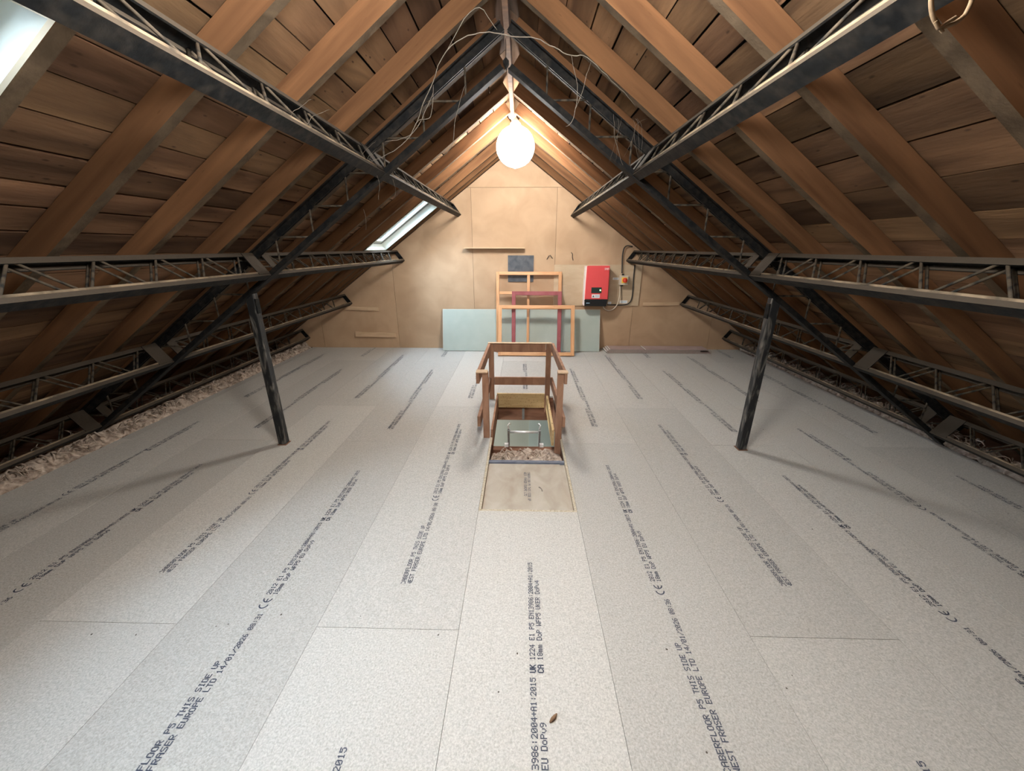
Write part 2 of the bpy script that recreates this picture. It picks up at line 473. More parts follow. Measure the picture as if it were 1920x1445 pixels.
# skylights ---------------------------------------------------------
for i, (s0, s1, y0, y1) in enumerate(SKY):
    t = tag(empty('window_%d' % (i + 1), W(-1, (s0 + s1) / 2, -0.1, (y0 + y1) / 2)), kind='structure')
    inv = Matrix.Translation(-Vector(t.location))
    def wpart(nm, q, mt):
        o = q.build(nm, mt, t)
        o.matrix_parent_inverse = inv
        return o
    T = 0.014
    for nm, a in (('reveal_board', (s0, s0 + T, y0, y1)), ('reveal_board', (s1 - T, s1, y0, y1)),
                  ('reveal_board', (s0 + T, s1 - T, y0, y0 + T)), ('reveal_board', (s0 + T, s1 - T, y1 - T, y1))):
        q = MB(); sbox(q, -1, a[0], a[1], -0.125, 0.004, a[2], a[3]); wpart(nm, q, M['revealw'])
    F = 0.045
    for a in ((s0 + T, s0 + T + F, y0 + T, y1 - T), (s1 - T - F, s1 - T, y0 + T, y1 - T),
              (s0 + T + F, s1 - T - F, y0 + T, y0 + T + F), (s0 + T + F, s1 - T - F, y1 - T - F, y1 - T)):
        q = MB(); sbox(q, -1, a[0], a[1], -0.14, -0.10, a[2], a[3]); wpart('sash_bar', q, M['revealw'])
    g = MB()
    for a in ((s0 + T, s1 - T, y1 - T - 0.004, y1 - T), (s1 - T - 0.004, s1 - T, y0 + T, y1 - T - 0.004)):
        sbox(g, -1, a[0], a[1], -0.10, -0.088, a[2], a[3])
    wpart('gasket', g, M['reveald'])
    q = MB(); sbox(q, -1, s0 + T + F - 0.005, s1 - T - F + 0.005, -0.125, -0.119, y0 + T + F - 0.005, y1 - T - F + 0.005)
    wpart('glass_pane', q, M['glass'])

# ------------------------------------------------------------------ gable walls
def clip(poly, fn):
    """keep the part of a polygon where fn(p) >= 0"""
    out = []
    for i in range(len(poly)):
        a, b = poly[i], poly[(i + 1) % len(poly)]
        fa, fb = fn(a), fn(b)
        if fa >= 0: out.append(a)
        if (fa >= 0) != (fb >= 0):
            t = fa / (fa - fb)
            out.append((a[0] + (b[0] - a[0]) * t, a[1] + (b[1] - a[1]) * t))
    return out
HW = AZ + (RD + 0.02) / CP
def under_roof(poly):
    poly = clip(poly, lambda p: HW - 0.72 * (p[0] - AX) - p[1])
    return clip(poly, lambda p: HW + 0.72 * (p[0] - AX) - p[1])
gab = under_roof([(-4.6, -0.25), (4.4, -0.25), (4.4, 3.4), (-4.6, 3.4)])
wall_far = tag(MB().prism(gab, WY + 0.012, WY + 0.08).build('wall_far', M['wall_gap']), kind='structure')
wall_near = tag(MB().prism(gab, NY - 0.08, NY).build('wall_near', M['wall']), kind='structure')
XJ = [-4.35, -3.14, -1.93, -0.718, 0.493, 1.70, 2.92, 4.13]
for a, b in zip(XJ[:-1], XJ[1:]):
    p = under_roof([(a + 0.002, 0.0), (b - 0.002, 0.0), (b - 0.002, 2.293), (a + 0.002, 2.293)])
    if len(p) > 2:
        MB().prism(p, WY, WY + 0.012).build('wall_panel', M['wall'], wall_far)
p = under_roof([(-1.2, 2.297), (1.2, 2.297), (1.2, 3.3), (-1.2, 3.3)])
MB().prism(p, WY, WY + 0.012).build('wall_panel', M['wall'], wall_far)

# ------------------------------------------------------------------ floor: deck, flooring sheets with printing
HX0, HX1 = -0.25, 0.35          # hatch opening
HY0, HY1 = 1.935, 3.86
q = MB()
q.box(-4.6, HX0 - 0.03, NY - 0.1, WY + 0.1, -0.25, -0.019)
q.box(HX1 + 0.03, 4.4, NY - 0.1, WY + 0.1, -0.25, -0.019)
q.box(HX0 - 0.03, HX1 + 0.03, NY - 0.1, 2.54, -0.25, -0.045)
q.box(HX0 - 0.03, HX1 + 0.03, HY1, WY + 0.1, -0.25, -0.019)
floor = tag(q.build('floor', M['joist']), kind='structure')

FONT = {
 'A': '01110 10001 10001 11111 10001 10001 10001', 'B': '11110 10001 10001 11110 10001 10001 11110',
 'C': '01110 10001 10000 10000 10000 10001 01110', 'D': '11110 10001 10001 10001 10001 10001 11110',
 'E': '11111 10000 10000 11110 10000 10000 11111', 'F': '11111 10000 10000 11110 10000 10000 10000',
 'H': '10001 10001 10001 11111 10001 10001 10001', 'I': '01110 00100 00100 00100 00100 00100 01110',
 'K': '10001 10010 10100 11000 10100 10010 10001', 'L': '10000 10000 10000 10000 10000 10000 11111',
 'M': '10001 11011 10101 10101 10001 10001 10001', 'N': '10001 11001 10101 10011 10001 10001 10001',
 'O': '01110 10001 10001 10001 10001 10001 01110', 'P': '11110 10001 10001 11110 10000 10000 10000',
 'R': '11110 10001 10001 11110 10100 10010 10001', 'S': '01111 10000 10000 01110 00001 00001 11110',
 'T': '11111 00100 00100 00100 00100 00100 00100', 'U': '10001 10001 10001 10001 10001 10001 01110',
 'V': '10001 10001 10001 10001 10001 01010 00100', 'W': '10001 10001 10001 10101 10101 11011 10001',
 '0': '01110 10001 10011 10101 11001 10001 01110', '1': '00100 01100 00100 00100 00100 00100 01110',
 '2': '01110 10001 00001 00010 00100 01000 11111', '3': '11110 00001 00001 01110 00001 00001 11110',
 '4': '00010 00110 01010 10010 11111 00010 00010', '5': '11111 10000 11110 00001 00001 10001 01110',
 '6': '00110 01000 10000 11110 10001 10001 01110', '8': '01110 10001 10001 01110 10001 10001 01110',
 '9': '01110 10001 10001 01111 00001 00010 01100', '/': '00001 00001 00010 00100 01000 10000 10000',
 ':': '00000 00100 00100 00000 00100 00100 00000', '+': '00000 00100 00100 11111 00100 00100 00000',
 'm': '00000 00000 11010 10101 10101 10101 10101', 'o': '00000 00000 01110 10001 10001 10001 01110',
 'v': '00000 00000 10001 10001 10001 01010 00100', '-': '00000 00000 00000 11111 00000 00000 00000',
}
CW = 0.01585                    # pitch of one printed letter
def stamp(mb, text, col0, xt, h=0.0215, bold=False, z=0.0006, adv=CW):
    """dot matrix letters read along +y, their tops towards -x"""
    pw, ph = adv / 6.0, h / 7.0
    for ci, ch in enumerate(text):
        g = FONT.get(ch)
        if not g: continue
        for r, row in enumerate(g.split()):
            c = 0
            while c < 5:
                if row[c] == '1':
                    e = c
                    while e < 5 and row[e] == '1': e += 1
                    y0 = (col0 + ci) * adv + c * pw - pw * (0.4 if bold else 0.14)
                    y1 = (col0 + ci) * adv + e * pw + pw * (0.4 if bold else 0.14)
                    x0, x1 = xt + r * ph - ph * (.25 if bold else .1), xt + (r + 1) * ph + ph * (.25 if bold else .1)
                    mb.add([(x0, y0, z), (x1, y0, z), (x1, y1, z), (x0, y1, z)], [(0, 1, 2, 3)])
                    c = e
                else:
                    c += 1
def arc_mark(mb, y, x, r, w, bar, z=0.0006):
    """one half ring of the conformity mark, open towards +y"""
    n = 9
    for i in range(n):
        a0, a1 = pi * (0.5 + i / n), pi * (0.5 + (i + 1) / n)
        pts = [(x + rr * sin(a), y + rr * cos(a), z) for rr, a in ((r, a0), (r, a1), (r - w, a1), (r - w, a0))]
        mb.add(pts, [(0, 1, 2, 3)])
    if bar:
        mb.add([(x - w / 2, y - r + w * .5, z), (x + w / 2, y - r + w * .5, z), (x + w / 2, y - r * 0.05, z), (x - w / 2, y - r * 0.05, z)], [(0, 1, 2, 3)])
def print_mesh(name, minute, first=0.0, last=9.0):
    a = MB()
    l1, l2 = -0.026, 0.004
    stamp(a, 'CABERFLOOR P5 THIS SIDE UP', 0, l1)
    stamp(a, 'WEST FRASER EUROPE LTD 14/01/2026 08:' + minute, 0, l2)
    arc_mark(a, 41.6 * CW, 0.0, 0.021, 0.0058, False)
    arc_mark(a, 43.6 * CW, 0.0, 0.021, 0.0058, True)
    stamp(a, '2812 E1 P5 EN13986:2004+A1:2015', 45, l1)
    stamp(a, '18mm DoP WFP5 EU DoPv9', 45, l2)
    stamp(a, 'UK', 77, l1, 0.0225, True)
    stamp(a, 'CA', 77, l2, 0.0225, True)
    stamp(a, '1224 E1 P5 EN13986:2004+A1:2015', 80, l1)
    stamp(a, '18mm DoP WFP5 UKER DoPv4', 80, l2)
    b = MB()
    for f in a.f:
        p = [a.v[i] for i in f]
        if all(first <= v[1] <= last for v in p):
            b.add(p, [(0, 1, 2, 3)])
    return b.mesh(name, M['ink'])
prints = [print_mesh('board_print', mm) for mm in ('30', '31', '36')]
print_short = print_mesh('board_print', '30', 0.0, 0.52)

def sheet(x0, x1, y0, y1, pr=None, poff=None):
    g = 0.0008
    q = MB().box(-(x1 - x0) / 2 + g, (x1 - x0) / 2 - g, g, (y1 - y0) - g, -0.018, random.uniform(-0.0006, 0.0))
    o = q.build('floor_board', M['chip'], floor)
    o.location = ((x0 + x1) / 2, y0, 0)
    if pr is not None:
        t = link('board_print', pr, o)
        t.location = (random.uniform(0.004, 0.02), poff if poff else random.uniform(0.20, 0.265), 0.0002)
    return o
k = 0
for i in range(11):
    x0 = -3.25 + 0.6 * i
    if i in (0, 2, 4, 7, 9):
        ys = [NY, -1.23, 1.16, 3.55, WY]
    elif i == 5:
        ys = [NY, -0.47, HY0]
    else:
        ys = [NY, 0.40, 2.80, 5.20, WY]
    for a, b in zip(ys[:-1], ys[1:]):
        pr = prints[k % 3] if b - a > 2.2 else (print_short if a > 5 else None)
        k += 1
        if b < -1: pr = None
        sheet(x0, x0 + 0.6, a, b, pr, {4: 0.225, 5: 0.245, 6: 0.315}.get(i))
sheet(HX0, HX1, HY1, 5.2, print_mesh('board_print', '31', 0.0, 1.0))
sheet(HX0, HX1, 5.2, WY, None)
for y0, y1 in ((NY, 0.4), (0.4, 2.8), (2.8, 5.2), (5.2, WY)):
    sheet(-3.345, -3.25, y0, y1)
    sheet(3.35, 3.415, y0, y1)

# cut tongue strips round the sunken hatch board
for nm, a in (('edge_strip', (HX0, HX0 + 0.016, HY0, 2.90)), ('edge_strip', (HX1 - 0.016, HX1, HY0, 2.90)),
              ('edge_strip', (HX0 + 0.016, HX1 - 0.016, HY0, HY0 + 0.02))):
    MB().box(a[0], a[1], a[2], a[3], -0.03, -0.004).build(nm, M['chip_edge'], floor)
MB().box(HX1 - 0.051, HX1 - 0.016, HY0 + 0.024, 2.53, -0.044, -0.034).build('edge_strip', M['chip_low'], floor)
# trimming joists of the hatch well
for a in ((HX0 - 0.029, HX0 - 0.002, 2.54, HY1, -0.27, -0.019), (HX1 + 0.002, HX1 + 0.029, 2.54, HY1, -0.27, -0.019),
          (HX0, HX1, HY1 - 0.03, HY1 - 0.002, -0.27, -0.11), (HX0, HX1, 3.06, 3.13, -0.27, -0.212)):
    MB().box(*a).build('trimming_joist', M['joist'], floor)
MB().box(0.02, 0.045, HY1 - 0.036, HY1 - 0.031, -0.26, -0.13).build('joist_strap', M['alu_d'], floor)
MB().box(HX0, HX1, 2.54, 3.06, -0.27, -0.245).build('lath_ceiling', M['joist'], floor)
MB().box(HX0 + 0.002, HX1 - 0.018, 2.522, 2.552, -0.044, -0.014).build('edge_bar', M['bluestrip'], floor)

# the sunken board
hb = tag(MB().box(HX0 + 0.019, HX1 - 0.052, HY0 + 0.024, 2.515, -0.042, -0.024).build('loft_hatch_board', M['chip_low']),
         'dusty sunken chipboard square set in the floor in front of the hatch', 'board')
hp = MB()
stamp(hp, 'CABERFLOOR P5 THIS SIDE UP', 0, 0.002, 0.0185, adv=0.0128)
stamp(hp, 'WEST FRASER EUROPE LTD', 0, 0.027, 0.0185, adv=0.0128)
o = hp.build('board_print', M['ink'], hb)
o.location = (0.075, 2.40, -0.0238)
o.rotation_euler = (0, 0, pi)

# ------------------------------------------------------------------ landing below the hatch
lf = tag(MB().box(-2.5, 2.5, 1.5, 5.2, -2.72, -2.65).build('floor_below', M['landing_f']), kind='structure')
wb = tag(MB().box(-2.5, 0.12, 4.75, 4.82, -2.65, -0.255).build('wall_below', M['landing_g']), kind='structure')
wb2 = tag(MB().box(0.12, 2.5, 4.70, 4.82, -2.65, -0.255).build('wall_below_side', M['landing_b']), kind='structure')
for nm, a in (('wall_below_left', (-2.57, -2.5, 1.5, 4.82)), ('wall_below_right', (2.5, 2.57, 1.5, 4.82)), ('wall_below_near', (-2.57, 2.57, 1.43, 1.5))):
    tag(MB().box(*a, -2.65, -0.255).build(nm, M['landing_g']), kind='structure')
ld = bpy.data.lights.new('landing_lamp', 'POINT')
ld.energy = LANDING_POWER
ld.color = (1.0, 1.0, 0.96)
ld.shadow_soft_size = 0.12
lo = bpy.data.objects.new('landing_lamp', ld)
lo.location = (-1.3, 3.6, -0.75)
COL.objects.link(lo)

# ladder standing in the hatch
lad = tag(empty('loft_ladder', (0.036, 3.16, 0)), 'aluminium loft ladder rising through the open hatch', 'ladder')
def lpart(nm, q, mt, par=lad, smooth=False):
    o = q.build(nm, mt, par, smooth=smooth)
    return o
LZ = -2.65
for sx in (-1, 1):
    x = sx * 0.142
    q = MB().hexa([(x - .009, .72 - .03, LZ), (x + .009, .72 - .03, LZ), (x + .009, .72 + .03, LZ), (x - .009, .72 + .03, LZ),
                   (x - .009, -.03, -.055), (x + .009, -.03, -.055), (x + .009, .03, -.055), (x - .009, .03, -.055)])
    st = lpart('stile', q, M['alu_d'])
    q = MB().tube([(x, 0, -.06), (x, -.004, -.035), (x + sx * .006, .004, -.015), (x - sx * .008, .02, -.004), (x - sx * .014, .03, -.018)], .0065, 8)
    lpart('hook', q, M['alu'], st, True)
    q = MB().box(x + sx * .018 - .018, x + sx * .018 + .018, -.045, -.012, -.225, -.185)
    lpart('bracket', q, M['white'], st)
for r in range(10):
    z = -.085 - .27 * r
    yy = .72 * (-.055 - z) / (-.055 - LZ)
    q = MB().tube([(-.13, yy, z), (.13, yy, z)], .0115, 12)
    lpart('rung', q, M['alu'], smooth=True)

# ------------------------------------------------------------------ guard rail round the hatch
gr = tag(empty('hatch_guardrail', (0.02, 3.3, 0)), 'brown softwood guard rail on three sides of the open hatch', 'railing')
GI = Matrix.Translation(-Vector(gr.location))
def gpart(nm, a, mts=None, bev=0.002):
    q = MB().box(*a)
    o = q.build(nm, mts or M['guard'], gr, bevel=bev)
    o.matrix_parent_inverse = GI
    return o
FY = 3.78
gpart('post', (-0.306, -0.256, 2.88, 2.92, 0.0, 0.577))
gpart('post', (0.292, 0.343, 2.88, 2.92, -0.19, 0.577))
gpart('post', (-0.326, -0.274, FY - 0.02, FY + 0.02, -0.0, 0.596))
gpart('post', (0.256, 0.307, FY - 0.02, FY + 0.02, -0.15, 0.596))
gpart('top_rail', (-0.272, 0.252, FY + 0.0, FY + 0.022, 0.508, 0.600))
gpart('middle_rail', (-0.272, 0.254, FY + 0.0, FY + 0.022, 0.154, 0.238))
gpart('kick_board', (-0.248, 0.254, FY - 0.005, FY + 0.018, -0.10, 0.058), M['yellow'])
for sx, x0, x1, xk0, xk1 in ((-1, -0.352, -0.326, -0.2495, -0.232), (1, 0.345, 0.368, 0.268, 0.290)):
    def srail(nm, z0, z1, f0, f1):
        xs = [(x0, x1, 2.865), (x0 + 0.022 if sx < 0 else x0 - 0.034, x1 + 0.022 if sx < 0 else x1 - 0.034, FY + 0.02)]
        p = []
        for z0_, z1_ in ((0, 1),):
            (a0, a1, ya), (b0, b1, yb) = xs
            p = [(a0, ya, z0), (a1, ya, z0), (b1, yb, f0), (b0, yb, f0), (a0, ya, z1), (a1, ya, z1), (b1, yb, f1), (b0, yb, f1)]
        o = MB().hexa(p).build(nm, M['guard'], gr, bevel=0.002)
        o.matrix_parent_inverse = GI
        return o
    srail('top_rail', 0.488, 0.578, 0.508, 0.600)
    srail('middle_rail', 0.112, 0.203, 0.154, 0.238)
    gpart('kick_board', (xk0, xk1, 2.94, FY - 0.03, -0.10, 0.05), M['yellow'] if sx > 0 else M['guard'])
    gpart('lit_rail_top', (-0.352, -0.262, 2.858, 2.93, 0.578, 0.586) if sx < 0 else (0.292, 0.372, 2.858, 2.93, 0.578, 0.586), M['guard_lit_top'], 0.0)  # thin pale strip, light on the rail top put into colour
gpart('lit_rail_top', (-0.33, 0.31, FY - 0.02, FY + 0.024, 0.6005, 0.604), M['guard_lit_top'], 0.0)

# ------------------------------------------------------------------ insulation
def wool(name, x0, x1, y0, y1, zf, label, nx, ny, amp=0.05, seed=0):
    q = MB()
    idx = {}
    for j in range(ny + 1):
        for i in range(nx + 1):
            u, v = i / nx, j / ny
            x, y = x0 + (x1 - x0) * u, y0 + (y1 - y0) * v
            p = Vector((x * 9 + seed, y * 9, seed))
            h = noise.fractal(p, 0.7, 2.2, 6) * amp + abs(noise.noise(p * 2.7)) * amp * 0.7 + noise.noise(p * 9.0) * amp * 0.25
            jx = noise.noise(p * 1.9 + Vector((5, 1, 0))) * 0.03
            jy = noise.noise(p * 1.9 + Vector((1, 7, 0))) * 0.03
            e = min(1.0, 6 * min(u, 1 - u) + 0.25)
            q.v.append((x + jx * (0.2 if i in (0, nx) else 1), y + jy, zf(u, v) + h * e))
    for j in range(ny):
        for i in range(nx):
            a = j * (nx + 1) + i
            f = (a, a + 1, a + nx + 2, a + nx + 1)
            q.f.append(f); q.mi.append(0)
    return q.build(name, M['wool'], smooth=True)
def tufts(o, n, xr, yr, zr, rad=0.012, seed=1):
    rng = random.Random(seed)
    q = MB()
    for _ in range(n):
        x, y, z = rng.uniform(*xr), rng.uniform(*yr), rng.uniform(*zr)
        a = rng.uniform(0, 2 * pi); L = rng.uniform(0.05, 0.13)
        pts = []
        for i in range(5):
            t = i / 4
            a += rng.uniform(-0.8, 0.8)
            pts.append((x + cos(a) * L * t, y + sin(a) * L * t, z + 0.045 * sin(pi * t) + rng.uniform(-.01, .01)))
        q.tube(pts, rng.uniform(0.4, 1.0) * rad, 5, taper=lambda t: 0.35 + sin(pi * t) * 0.65)
    b = q.build('wool_tuft', M['wool'], o, smooth=True)
    b['kind'] = 'stuff'
    return b
il = tag(wool('insulation_wool', -3.72, -3.342, NY + 0.02, WY - 0.03, lambda u, v: -0.005 + 0.075 * sin(pi * min(1, (1 - u) * 1.1)) , '', 34, 640, 0.055, 3),
         'lumpy mineral wool filling the eaves below the skylight slope', 'insulation', kind='stuff')
ir = tag(wool('insulation_wool', 3.412, 3.56, NY + 0.02, WY - 0.03, lambda u, v: -0.005 + 0.06 * sin(pi * min(1, u * 1.1)), '', 20, 640, 0.055, 11),
         'lumpy mineral wool filling the eaves on the inverter side', 'insulation', kind='stuff')
tufts(il, 480, (-3.60, -3.355), (0.3, 5.85), (0.02, 0.075), 0.0085, 4)
tufts(ir, 420, (3.425, 3.55), (0.3, 5.85), (0.02, 0.065), 0.0085, 5)
ih = tag(wool('insulation_wool', HX0 + 0.004, HX1 - 0.02, 2.56, 3.05, lambda u, v: -0.072 - 0.17 * v + 0.035 * u, '', 30, 26, 0.04, 21),
         'scruffy wad of mineral wool in the hatch behind the sunken board', 'insulation', kind='stuff')
tufts(ih, 26, (HX0 + 0.05, HX1 - 0.08), (2.60, 2.78), (-0.11, -0.085), 0.0065, 6)

# ------------------------------------------------------------------ steel lattice
BARS = {}
def bar(parent, nm, a, b, r, inv=None, mt='rod'):
    """a straight rod; alike rods share one mesh by length"""
    a, b = Vector(a), Vector(b)
    L = (b - a).length
    key = (round(L, 3), r, mt)
    if key not in BARS:
        BARS[key] = MB().tube([(0, 0, 0), (0, 0, L)], r, 6).mesh('rod', M[mt], True)
    o = link(nm, BARS[key], parent)
    rotm = (b - a).to_track_quat('Z', 'Y').to_matrix().to_4x4()
    rotm.translation = a - parent.location
    o.matrix_local = rotm
    return o

FW = 0.056                      # flange width
D0, D1 = 0.044, 0.222           # depth range of the lattice
def lattice_purlin(side, s, y0, y1, label, plate_end, cross):
    t = tag(empty('lattice_purlin', W(side, s, D1, (y0 + y1) / 2)), label, 'girder', 'black steel lattice purlins under the rafters')
    inv = Matrix.Translation(-Vector(t.location))
    def P(nm, q, smooth=False):
        o = q.build(nm, M['steel'], t, smooth)
        o.matrix_parent_inverse = inv
        return o
    q = MB()
    sbox(q, side, s, s + FW, D1 - 0.006, D1, y0, y1)
    sbox(q, side, s, s + 0.006, D1 - 0.026, D1 - 0.006, y0, y1)
    sbox(q, side, s + FW - 0.006, s + FW, D1 - 0.026, D1 - 0.006, y0, y1)
    lc = P('lower_chord', q)
    q = MB()
    q.tube([W(side, s + 0.003, D1 - 0.027, y0 + (y1 - y0) * k / 12) for k in range(13)], 0.0068, 8)
    q.build('dusty_rim', M['rim'], lc, True)
    q = MB()
    sbox(q, side, s, s + FW, D0, D0 + 0.006, y0, y1)
    sbox(q, side, s, s + 0.006, D0 + 0.006, D0 + 0.026, y0, y1)
    sbox(q, side, s + FW - 0.006, s + FW, D0 + 0.006, D0 + 0.026, y0, y1)
    P('upper_chord', q)
    pitch = 0.295
    n = int((y1 - y0 - 0.25) / pitch)
    st = (y1 - 0.28) if plate_end > 0 else (y0 + 0.24)
    for pl in (0, 1):
        ss = s + 0.009 if pl == 0 else s + FW - 0.009
        sg = -1 if plate_end > 0 else 1
        for i in range(n):
            y = st + sg * pitch * (i + (0.25 if (cross and pl) else 0.0))
            # a zigzag rod: every lower node is joined to the two upper nodes beside it
            bar(t, 'strut', W(side, ss, D1 - 0.01, y), W(side, ss, D0 + 0.01, y + 0.137), 0.0058)
            bar(t, 'brace', W(side, ss, D1 - 0.01, y - 0.012), W(side, ss, D0 + 0.01, y - 0.148), 0.0052)
    q = MB()
    ya, yb = (y1 - 0.115, y1 - 0.004) if plate_end > 0 else (y0 + 0.004, y0 + 0.075)
    sbox(q, side, s - 0.004, s + 0.002, D0 + 0.002, D1 - 0.012, ya, yb)
    P('end_plate', q)
    if plate_end < 0:
        q = MB()
        sbox(q, side, s, s + FW, D0 + 0.006, D1 - 0.006, y1 - 0.008, y1 - 0.002)
        P('wall_plate', q)
    return t
ORD = ['uppermost', 'second', 'third', 'lowest']
for side, nm in ((-1, 'on the skylight slope'), (1, 'on the inverter side slope')):
    for i, s in enumerate((1.10 if side < 0 else 1.13, 2.165, 3.24, 4.17 if side < 0 else 4.13)):
        lattice_purlin(side, s, -0.45, 2.716, '%s black lattice purlin %s, in the near bay' % (ORD[i], nm), 1, False)
        lattice_purlin(side, s, 2.784, WY - 0.004, '%s black lattice purlin %s, reaching the end wall' % (ORD[i], nm), -1, True)

def lattice_frame(side, label):
    y0, y1 = 2.732, 2.768
    t = tag(empty('lattice_rafter', W(side, 2.4, D1, 2.75)), label, 'girder', 'black steel lattice rafters of the cross frame')
    inv = Matrix.Translation(-Vector(t.location))
    def P(nm, q):
        o = q.build(nm, M['steel'], t)
        o.matrix_parent_inverse = inv
    S1 = 4.33
    q = MB()
    sbox(q, side, 0.178, S1, D1 - 0.004, D1 + 0.004, y0 - 0.012, y1 + 0.012)
    sbox(q, side, 0.178, S1, D1 - 0.034, D1 - 0.004, y0 + 0.008, y0 + 0.014)
    sbox(q, side, 0.178, S1, D1 - 0.034, D1 - 0.004, y1 - 0.014, y1 - 0.008)
    P('lower_chord', q)
    q = MB()
    sbox(q, side, 0.066, S1, D0 - 0.012, D0 - 0.004, y0 - 0.022, y1 + 0.022)
    sbox(q, side, 0.066, S1, D0 - 0.004, D0 + 0.034, y0 + 0.002, y0 + 0.009)
    sbox(q, side, 0.066, S1, D0 - 0.004, D0 + 0.034, y1 - 0.009, y1 - 0.002)
    P('upper_chord', q)
    dv, dh = 0.155 * SP / CP, 0.155 * CP / SP
    s = 0.34
    while s + dh < S1:
        bar(t, 'strut', W(side, s + dv, D1 - 0.01, 2.75), W(side, s, D0 + 0.012, 2.75), 0.0062)
        bar(t, 'brace', W(side, s + dv, D1 - 0.01, 2.75), W(side, s + dv + dh, D0 + 0.012, 2.75), 0.0062)
        s += dv + dh
    # rounded head piece reaching the ridge
    q = MB()
    pts = [(0.16 - 0.16 * k / 6, D1 - 0.02 * (k / 6) ** 2) for k in range(7)]
    for (a, da), (b, db) in zip(pts[:-1], pts[1:]):
        p = [W(side, b, db + 0.004, y0 - .012), W(side, a, da + 0.004, y0 - .012), W(side, a, da + 0.004, y1 + .012), W(side, b, db + 0.004, y1 + .012),
             W(side, b, db - 0.03, y0 - .012), W(side, a, da - 0.03, y0 - .012), W(side, a, da - 0.03, y1 + .012), W(side, b, db - 0.03, y1 + .012)]
        # clamp to own half so both heads meet at the ridge plane
        p = [Vector(((max if side > 0 else min)(v.x, AX + side * 0.0005), v.y, v.z)) for v in p]
        q.hexa(p)
    P('head_plate', q)
    return t
lattice_frame(-1, 'sloping black lattice rafter of the cross frame below the skylight slope')
lattice_frame(1, 'sloping black lattice rafter of the cross frame on the inverter side')

for x, lab in ((-1.925, 'worn black steel post standing on the floor on the skylight side'), (1.755, 'worn black steel post standing on the floor on the inverter side')):
    side = -1 if x < 0 else 1
    p = tag(empty('steel_post', (x, 2.75, 0)), lab, 'post', 'steel posts under the cross frame')
    ztop = AZ - 0.72 * abs(x - AX) - (D1 + 0.006) / CP - 0.019
    zi, zo = ztop + .020 + .029 * .72, ztop + .020 - .029 * .72
    zl, zr = (zo, zi) if side < 0 else (zi, zo)
    MB().hexa([(-.029, -.029, .004), (.029, -.029, .004), (.029, .029, .004), (-.029, .029, .004),
               (-.029, -.029, zl), (.029, -.029, zr), (.029, .029, zr), (-.029, .029, zl)]).build('shaft', M['steel_post'], p, bevel=0.004)
    MB().box(-.036, .036, -.036, .036, 0.0005, 0.004).build('foot_plate', M['joist'], p)
    q = MB()
    q.box(-.004 + side * -.033, .004 + side * -.033, -.02, .02, ztop - .10, ztop + .004)
    q.build('head_cleat', M['steel'], p)

# twine tied round the near end of the upper purlin
tw = MB()
def on_plane_y(px, py, y):
    r = right * ((px - 960) / 720.0) - up * ((py - 722.5) / 720.0) + fwd
    return Vector((0, 0, 1.5)) + r * (y / r.y)
def smooth_path(P, n=8):
    out = []
    for i in range(len(P) - 1):
        p0, p1, p2, p3 = P[max(i - 1, 0)], P[i], P[i + 1], P[min(i + 2, len(P) - 1)]
        for k in range(n):
            t = k / n
            out.append(0.5 * ((2 * p1) + (p2 - p0) * t + (2 * p0 - 5 * p1 + 4 * p2 - p3) * t * t + (3 * p1 - p0 - 3 * p2 + p3) * t ** 3))
    return out + [P[-1]]
loop = [(1752, -60), (1748, -25), (1746, 5), (1749, 28), (1757, 45), (1762, 51), (1772, 50), (1790, 43), (1806, 31), (1814, 20), (1822, 2), (1826, -20)]
tw.tube(smooth_path([on_plane_y(x, y, 0.755) for x, y in loop]), 0.0032, 7)
tw.tube(smooth_path([on_plane_y(x, y, 0.752) for x, y in ((1754, 40), (1760, 53), (1768, 47), (1781, 39), (1792, 32))]), 0.0026, 7)
tw.tube(smooth_path([on_plane_y(x, y, 0.753) for x, y in ((1758, 46), (1764, 55), (1768, 60))]), 0.0022, 7)
tag(tw.build('twine', M['twine'], smooth=True), 'loop of hemp twine tied round the uppermost purlin near the viewer', 'string')

# ------------------------------------------------------------------ lamps
def lamp(y, z, label, x=-0.07):
    t = tag(empty('pendant_lamp', (x, y, z)), label, 'lamp', 'globe lamps hanging from the ridge')
    prof = [(0.0005, -0.19)] + [(0.19 * cos(a), 0.19 * sin(a) * 0.96) for a in [radians(-80 + 10 * k) for k in range(16)]] + [(0.05, 0.184)]
    MB().lathe(prof, n=32).build('globe', M['globe'], t, smooth=True)
    MB().lathe([(0.052, 0.176), (0.052, 0.20), (0.03, 0.225), (0.012, 0.25), (0.001, 0.25)], n=20).build('holder', M['white'], t, smooth=True)
    top = AZ - 0.045 - z
    xr = AX - x
    MB().tube([(0, 0, 0.245), (xr * 0.5, 0, 0.245 + (top - 0.245) * 0.5), (xr, 0, top - 0.012)], 0.006, 8).build('cord', M['white'], t, smooth=True)
    MB().lathe([(0.001, top - 0.03), (0.03, top - 0.026), (0.038, top - 0.01), (0.038, top)], cx=xr, n=20).build('ceiling_rose', M['white'], t, smooth=True)
    return t
lamp(4.42, 2.453, 'glowing white globe lamp on a cord below the ridge')
lamp(0.95, 2.20, 'nearer globe lamp on a cord above the viewer')

